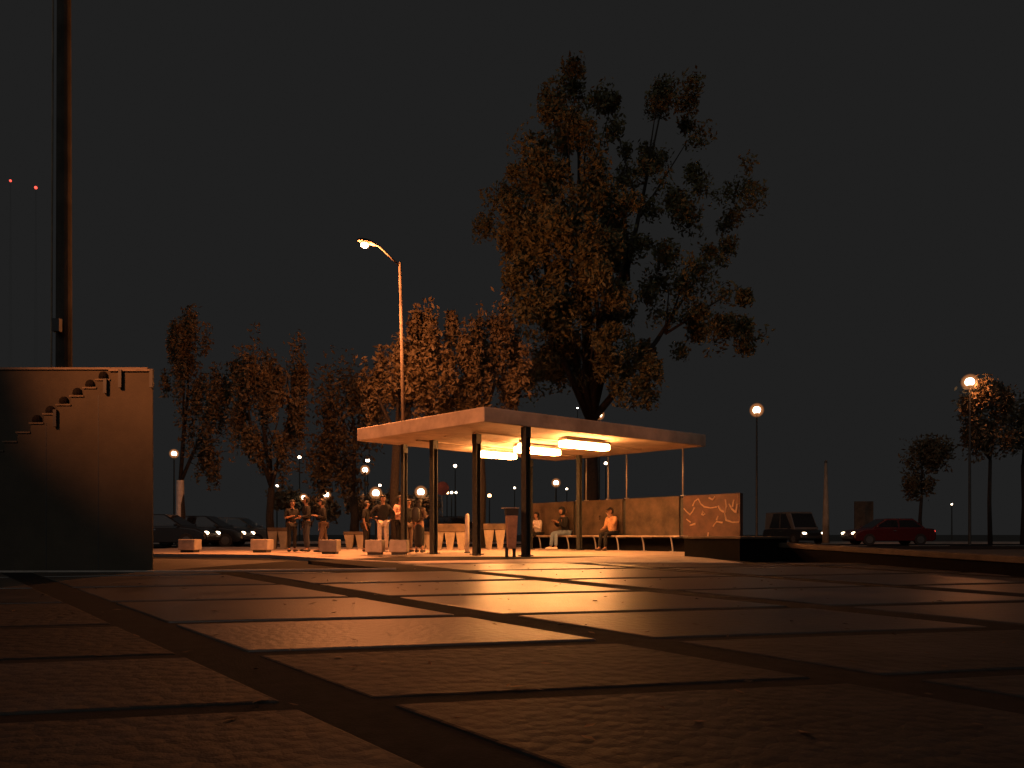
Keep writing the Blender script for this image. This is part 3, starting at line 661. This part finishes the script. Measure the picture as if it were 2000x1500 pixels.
p = at(318, 1044, 32.3); car('dark car half hidden by the stair block, only its lit front showing', (p.x, p.y, -.075), 0, M_pblk)
p = at(430, 1044, 38.6); car('pale car partly hidden behind the dark car at left', (p.x + .8, p.y, -.075), 0, M_pgr)
p = at(1733, 1044, 41); car('red car at the right edge of the street', (p.x, p.y, -.075), math.pi, M_pred)
p = at(1562, 1044, 46); car('dark van with pale cabin facing the viewer with headlights on', (p.x, p.y + 1, -.075), math.radians(-78), M_pblk, van=True)
p = at(890, 1044, 36); car('dark car standing behind the shelter posts', (p.x, p.y, -.075), 0, M_pblk, lights=True, tail=False)
# ------------------------------------------------------------------ people
def skin_obj(nodes, edges, root=0):
    me = bpy.data.meshes.new('skin'); me.from_pydata([n[0] for n in nodes], edges, []); me.update()
    o = bpy.data.objects.new('skin', me); COL.objects.link(o); o.modifiers.new('s', 'SKIN'); sv = me.skin_vertices[0].data
    for i, n in enumerate(nodes):
        r = n[1]; sv[i].radius = (r, r) if not isinstance(r, tuple) else r; sv[i].use_root = (i == root)
    o.modifiers['s'].use_smooth_shade = True
    ss = o.modifiers.new('b', 'SUBSURF'); ss.levels = 1; ss.render_levels = 1
    return o
PEND = []
def chain(nodes, edges, seq, start=None):
    prev = start
    for co, r in seq:
        nodes.append((tuple(co), r)); k = len(nodes) - 1
        if prev is not None: edges.append((prev, k))
        prev = k
    return prev
def person(label, loc, face, H, top, legs, shoes=M_black, hair='short', sit=False, armL='down', armR='down', lean=0.0, skirt=False, sleeve=True, skinm=M_skin, hood=False, group='people', bag=None, step=0.0, turn=0.0, hand_item=None):
    t = thing('person', label, 'person', loc, group, face); local(t); k = H / 1.70; t.scale = (k, k, k)
    V = Vector
    if not sit: pel = V((0, 0, .93)); hipz = .90
    else: pel = V((0, .02, .56)); hipz = .545
    up = V((0, -math.sin(lean), math.cos(lean)))
    def T(h, f=0): return pel + up * h + V((0, -f, 0))
    waist, chest, nb = T(.16), T(.36), T(.51)
    neck = T(.585, .012); hb = T(.645, .03); hm_ = T(.70, .035); ht = T(.775, .02)
    fw = V((math.sin(turn), -math.cos(turn), 0))
    sh = {s: T(.475) + V((s * .175, 0, 0)) for s in (-1, 1)}
    def arm(s, kind):
        S = sh[s]
        if kind == 'down': e, w = S + V((s * .05, .03, -.29)), S + V((s * .05, -.05, -.53))
        elif kind == 'bent': e, w = S + V((s * .06, .02, -.28)), S + V((-s * .03, -.22, -.22))
        elif kind == 'phone': e, w = S + V((s * .05, -.08, -.27)), S + V((-s * .08, -.30, -.13))
        elif kind == 'face': e, w = S + V((s * .04, -.16, -.22)), S + V((-s * .10, -.20, .04))
        elif kind == 'lap': e, w = S + V((s * .06, -.03, -.28)), S + V((-s * .04, -.26, -.33))
        elif kind == 'hip': e, w = S + V((s * .20, .06, -.24)), S + V((s * .03, -.02, -.42))
        elif kind == 'reach': e, w = S + V((s * .04, -.20, -.18)), S + V((-s * .02, -.42, -.10))
        return e, w
    arms = {-1: arm(-1, armR), 1: arm(1, armL)}
    lg = {}
    for s in (-1, 1):
        h = V((s * .09, pel.y, hipz))
        if not sit:
            st_ = step * s; kn = V((s * .10, -.02 - st_ * .5, .50)); an = V((s * .105, .02 - st_, .085 + (.05 if st_ < 0 and step else 0))); to = an + V((s * .02, -.17, -.05))
        else:
            kn = V((s * .10, -.44, .53)); an = V((s * .10, -.47 + .03 * s, .085)); to = an + V((s * .02, -.17, -.05))
        lg[s] = (h, kn, an, to)
    # body: one continuous surface with head, nose, ears, hands and fingers
    N = []; E = []
    N.append((tuple(pel), (.145, .11)))
    a = chain(N, E, [(waist, (.125, .095)), (chest, (.15, .105)), (nb, .075)], 0); ich = 2
    b = chain(N, E, [(neck, .052), (hb, .066), (hm_, (.078, .092)), (ht, (.066, .075))], a); ih = b - 1
    chain(N, E, [(hm_ + fw * .105 + V((0, 0, -.012)), .016)], ih)
    for s in (-1, 1): chain(N, E, [(hm_ + V((s * .088, .01, 0)), .018)], ih)
    for s in (-1, 1):
        e, w = arms[s]; iw = chain(N, E, [(sh[s], .058), (e, .042), (w, .029)], ich)
        d = (w - e).normalized(); side = d.cross(V((0, 0, 1))); side = side.normalized() if side.length > .2 else V((0, -1, 0))
        pm = w + d * .07; ip = chain(N, E, [(pm, .03)], iw)
        curl = V((0, -.6, -.2)) if abs(d.z) > .5 else V((0, 0, -.5))
        for q, ln in ((-.03, .06), (-.01, .075), (.01, .072), (.03, .055)):
            b0 = pm + side * q + d * .035; chain(N, E, [(b0, .0095), (b0 + d * ln * .55, .009), (b0 + (d + curl).normalized() * ln, .008)], ip)
        tb = w + d * .03 - side * .035; chain(N, E, [(tb, .011), (tb + (d - side).normalized() * .045, .009)], iw)
        h, kn, an, to = lg[s]; chain(N, E, [(h, .088), (kn, .058), (an, .038), (to, .034)], 0)
    PEND.append((skin_obj(N, E), 'body', skinm, t))
    # clothes
    N = []; E = []; low = pel + up * (-.02 if not sit else .0)
    N.append((tuple(low), (.172, .135)))
    a = chain(N, E, [(waist, (.15, .118)), (chest, (.175, .13)), (nb - up * .015, .085)], 0)
    for s in (-1, 1):
        e, w = arms[s]
        chain(N, E, [(sh[s], .074), (e, .058)] + ([(lerp(e, w, .93), .042)] if sleeve else []), 2)
    PEND.append((skin_obj(N, E), 'jacket' if sleeve else 'shirt', top, t))
    N = []; E = []
    if skirt:
        N.append((tuple(pel + V((0, 0, .05))), (.15, .12))); chain(N, E, [(V((0, 0, .75)), (.20, .16)), (V((0, 0, .42)), (.20, .17)), (V((0, 0, .12)), (.21, .18))], 0)
    else:
        N.append((tuple(pel + up * .03), (.155, .12)))
        for s in (-1, 1):
            h, kn, an, to = lg[s]; chain(N, E, [(h, .105), (kn, .076), (lerp(kn, an, .96), .06)], 0)
    PEND.append((skin_obj(N, E), 'skirt' if skirt else 'trousers', legs, t))
    for s in (-1, 1):
        h, kn, an, to = lg[s]
        d = V((to.x - an.x, to.y - an.y, 0)).normalized(); c = an + d * .065; z_ = an.z - .045
        az = math.atan2(d.y, d.x); R = Matrix.Rotation(az, 3, 'Z')
        MB().ball((c.x, c.y, z_), (.145, .05, .048), 12, 8, lambda q: R @ V((q.x, q.y, max(q.z, -.038) * (1.25 if q.x < -.02 else .9)))).build('shoe', shoes, t, smooth=True)
    if hood or hair:
        def hf(q):
            if not hood and q.y < -.02 and q.z < .045: q = V((q.x * .9, -.02 + (q.y + .02) * .15, q.z))
            if hood and q.y < -.035 and q.z < .07: q = V((q.x, -.035 + (q.y + .035) * .1, q.z))
            return q
        hh = MB().ball(hm_ + V((0, .015, .02)), (.108, .128, .118) if not hood else (.125, .14, .15), 16, 12, hf)
        if hair == 'long': hh.ball(hm_ + V((0, .085, -.17)), (.11, .06, .22), 12, 8)
        if hair == 'cap': hh.ball(hm_ + V((0, -.12, .055)), (.08, .09, .015), 12, 6)
        if hair == 'bun': hh.ball(hm_ + V((0, .12, .06)), .055, 10, 6)
        o = hh.build('hood' if hood else ('cap' if hair == 'cap' else 'hair'), top if hood else M_hair, t, smooth=True)
    for s in (-1, 1): MB().ball(hm_ + fw * .088 + V((s * .033, 0, .012)), .012, 8, 6).build('eye', M_hair, t)
    MB().ball(hm_ + fw * .082 + V((0, 0, -.055)), (.026, .012, .008), 8, 6).build('mouth', mat('lips', (.25, .09, .07), .5), t)
    if bag == 'backpack':
        g2 = MB(); g2.ball(T(.30) + V((0, .20, 0)), (.17, .11, .25), 14, 10, lambda q: V((max(-.14, min(.14, q.x)), q.y, q.z)))
        bo_ = g2.build('backpack', M_black, t, smooth=True)
    return t
def cloth(n, c): return mat('cloth_' + n, c, .9, .25, 14, .002, 90)
blackc = cloth('black', (.008, .008, .009)); navy = cloth('navy', (.03, .033, .045)); jeans = cloth('denim', (.16, .22, .30)); cream = cloth('cream', (.62, .50, .38)); orange = cloth('orange', (.62, .34, .18)); white = cloth('white', (.75, .68, .6)); pink = cloth('pink', (.55, .32, .25)); brown = cloth('brown', (.09, .06, .045))
wshoe = mat('white_shoe', (.7, .64, .55), .6)
fseat = -math.asin(.787)
def seat(px, o=.24): s = s_at(px, o); q = wp(s, o); return (q.x, q.y, .0)
G_SIT = 'people sitting on the shelter bench'; G_ST = 'people standing by the seat blocks'
person('person with long dark hair and white top seated beside the right front post', seat(1051), fseat, 1.58, white, blackc, blackc, 'long', True, 'phone', 'phone', .12, group=G_SIT)
person('person in black hooded jacket, blue jeans and white shoes sitting on the bench', seat(1104), fseat - .12, 1.74, blackc, jeans, wshoe, 'short', True, 'phone', 'phone', .20, hood=True, group=G_SIT)
pz = person('person in light orange top and dark cap sitting on the bench holding up a phone', seat(1196), fseat + .05, 1.66, orange, blackc, brown, 'cap', True, 'face', 'lap', .14, group=G_SIT)
q = Vector(seat(1171, .62)); q.z = 1.02
ph = thing('phone', 'small dark phone held up by the seated person in orange', 'phone', tuple(q)); MB().box(q, (.012, .08, .16), fseat + .3).build('phone_body', M_black, ph, bevel=.004); MB().box(q + Vector((.0085, .0, 0)), (.003, .07, .14), fseat + .3).build('screen', M_glass, ph)
def stand(px, y): return ((px - 1000) / F * (y + 1.1), y + 1.1, .003)
person('dark clothed person with a bent bare forearm, leftmost of the standing group', stand(570, 21.2), .7, 1.46, blackc, blackc, M_black, 'short', False, 'bent', 'bent', .05, sleeve=False, group=G_ST)
person('dark clothed person right next to the leftmost standing person', stand(599, 21.4), -1.0, 1.56, blackc, navy, M_black, 'cap', False, 'lap', 'down', .0, group=G_ST)
person('person in dark jacket walking beside the middle seat block', stand(632, 20.6), -1.2, 1.46, blackc, brown, M_black, 'short', False, 'bent', 'down', .05, step=.16, group=G_ST)
person('person in dark short sleeved shirt with a bare hanging arm', stand(714, 21.4), 1.5, 1.44, blackc, blackc, M_black, 'short', False, 'bent', 'down', .03, sleeve=False, group=G_ST)
person('person in black top and light trousers behind a seat block', stand(748, 20.4), .35, 1.55, blackc, cream, wshoe, 'short', False, 'hip', 'hip', .0, group=G_ST)
person('tall person in long pink shirt in front of the lamp pole', stand(781, 21.5), .9, 1.60, pink, blackc, M_black, 'short', False, 'down', 'bent', .0, group=G_ST)
person('dark clothed person with long hair right of the person in pink', stand(797, 20.8), .7, 1.46, blackc, brown, M_black, 'long', False, 'bent', 'down', .0, sleeve=True, group=G_ST)
person('person with a black backpack and long dark skirt seen from behind', stand(819, 20.4), 2.7, 1.46, brown, blackc, M_black, 'long', False, 'down', 'bent', .0, skirt=True, bag='backpack', group=G_ST)
bpy.context.view_layer.update(); dg = bpy.context.evaluated_depsgraph_get()
for o, nm, m, t in PEND:
    me = bpy.data.meshes.new_from_object(o.evaluated_get(dg)); me.name = nm; me.materials.clear(); me.materials.append(m)
    me.polygons.foreach_set('use_smooth', [True] * len(me.polygons))
    link(nm, me, m, t)
for o, nm, m, t in PEND:
    me = o.data; bpy.data.objects.remove(o); bpy.data.meshes.remove(me)
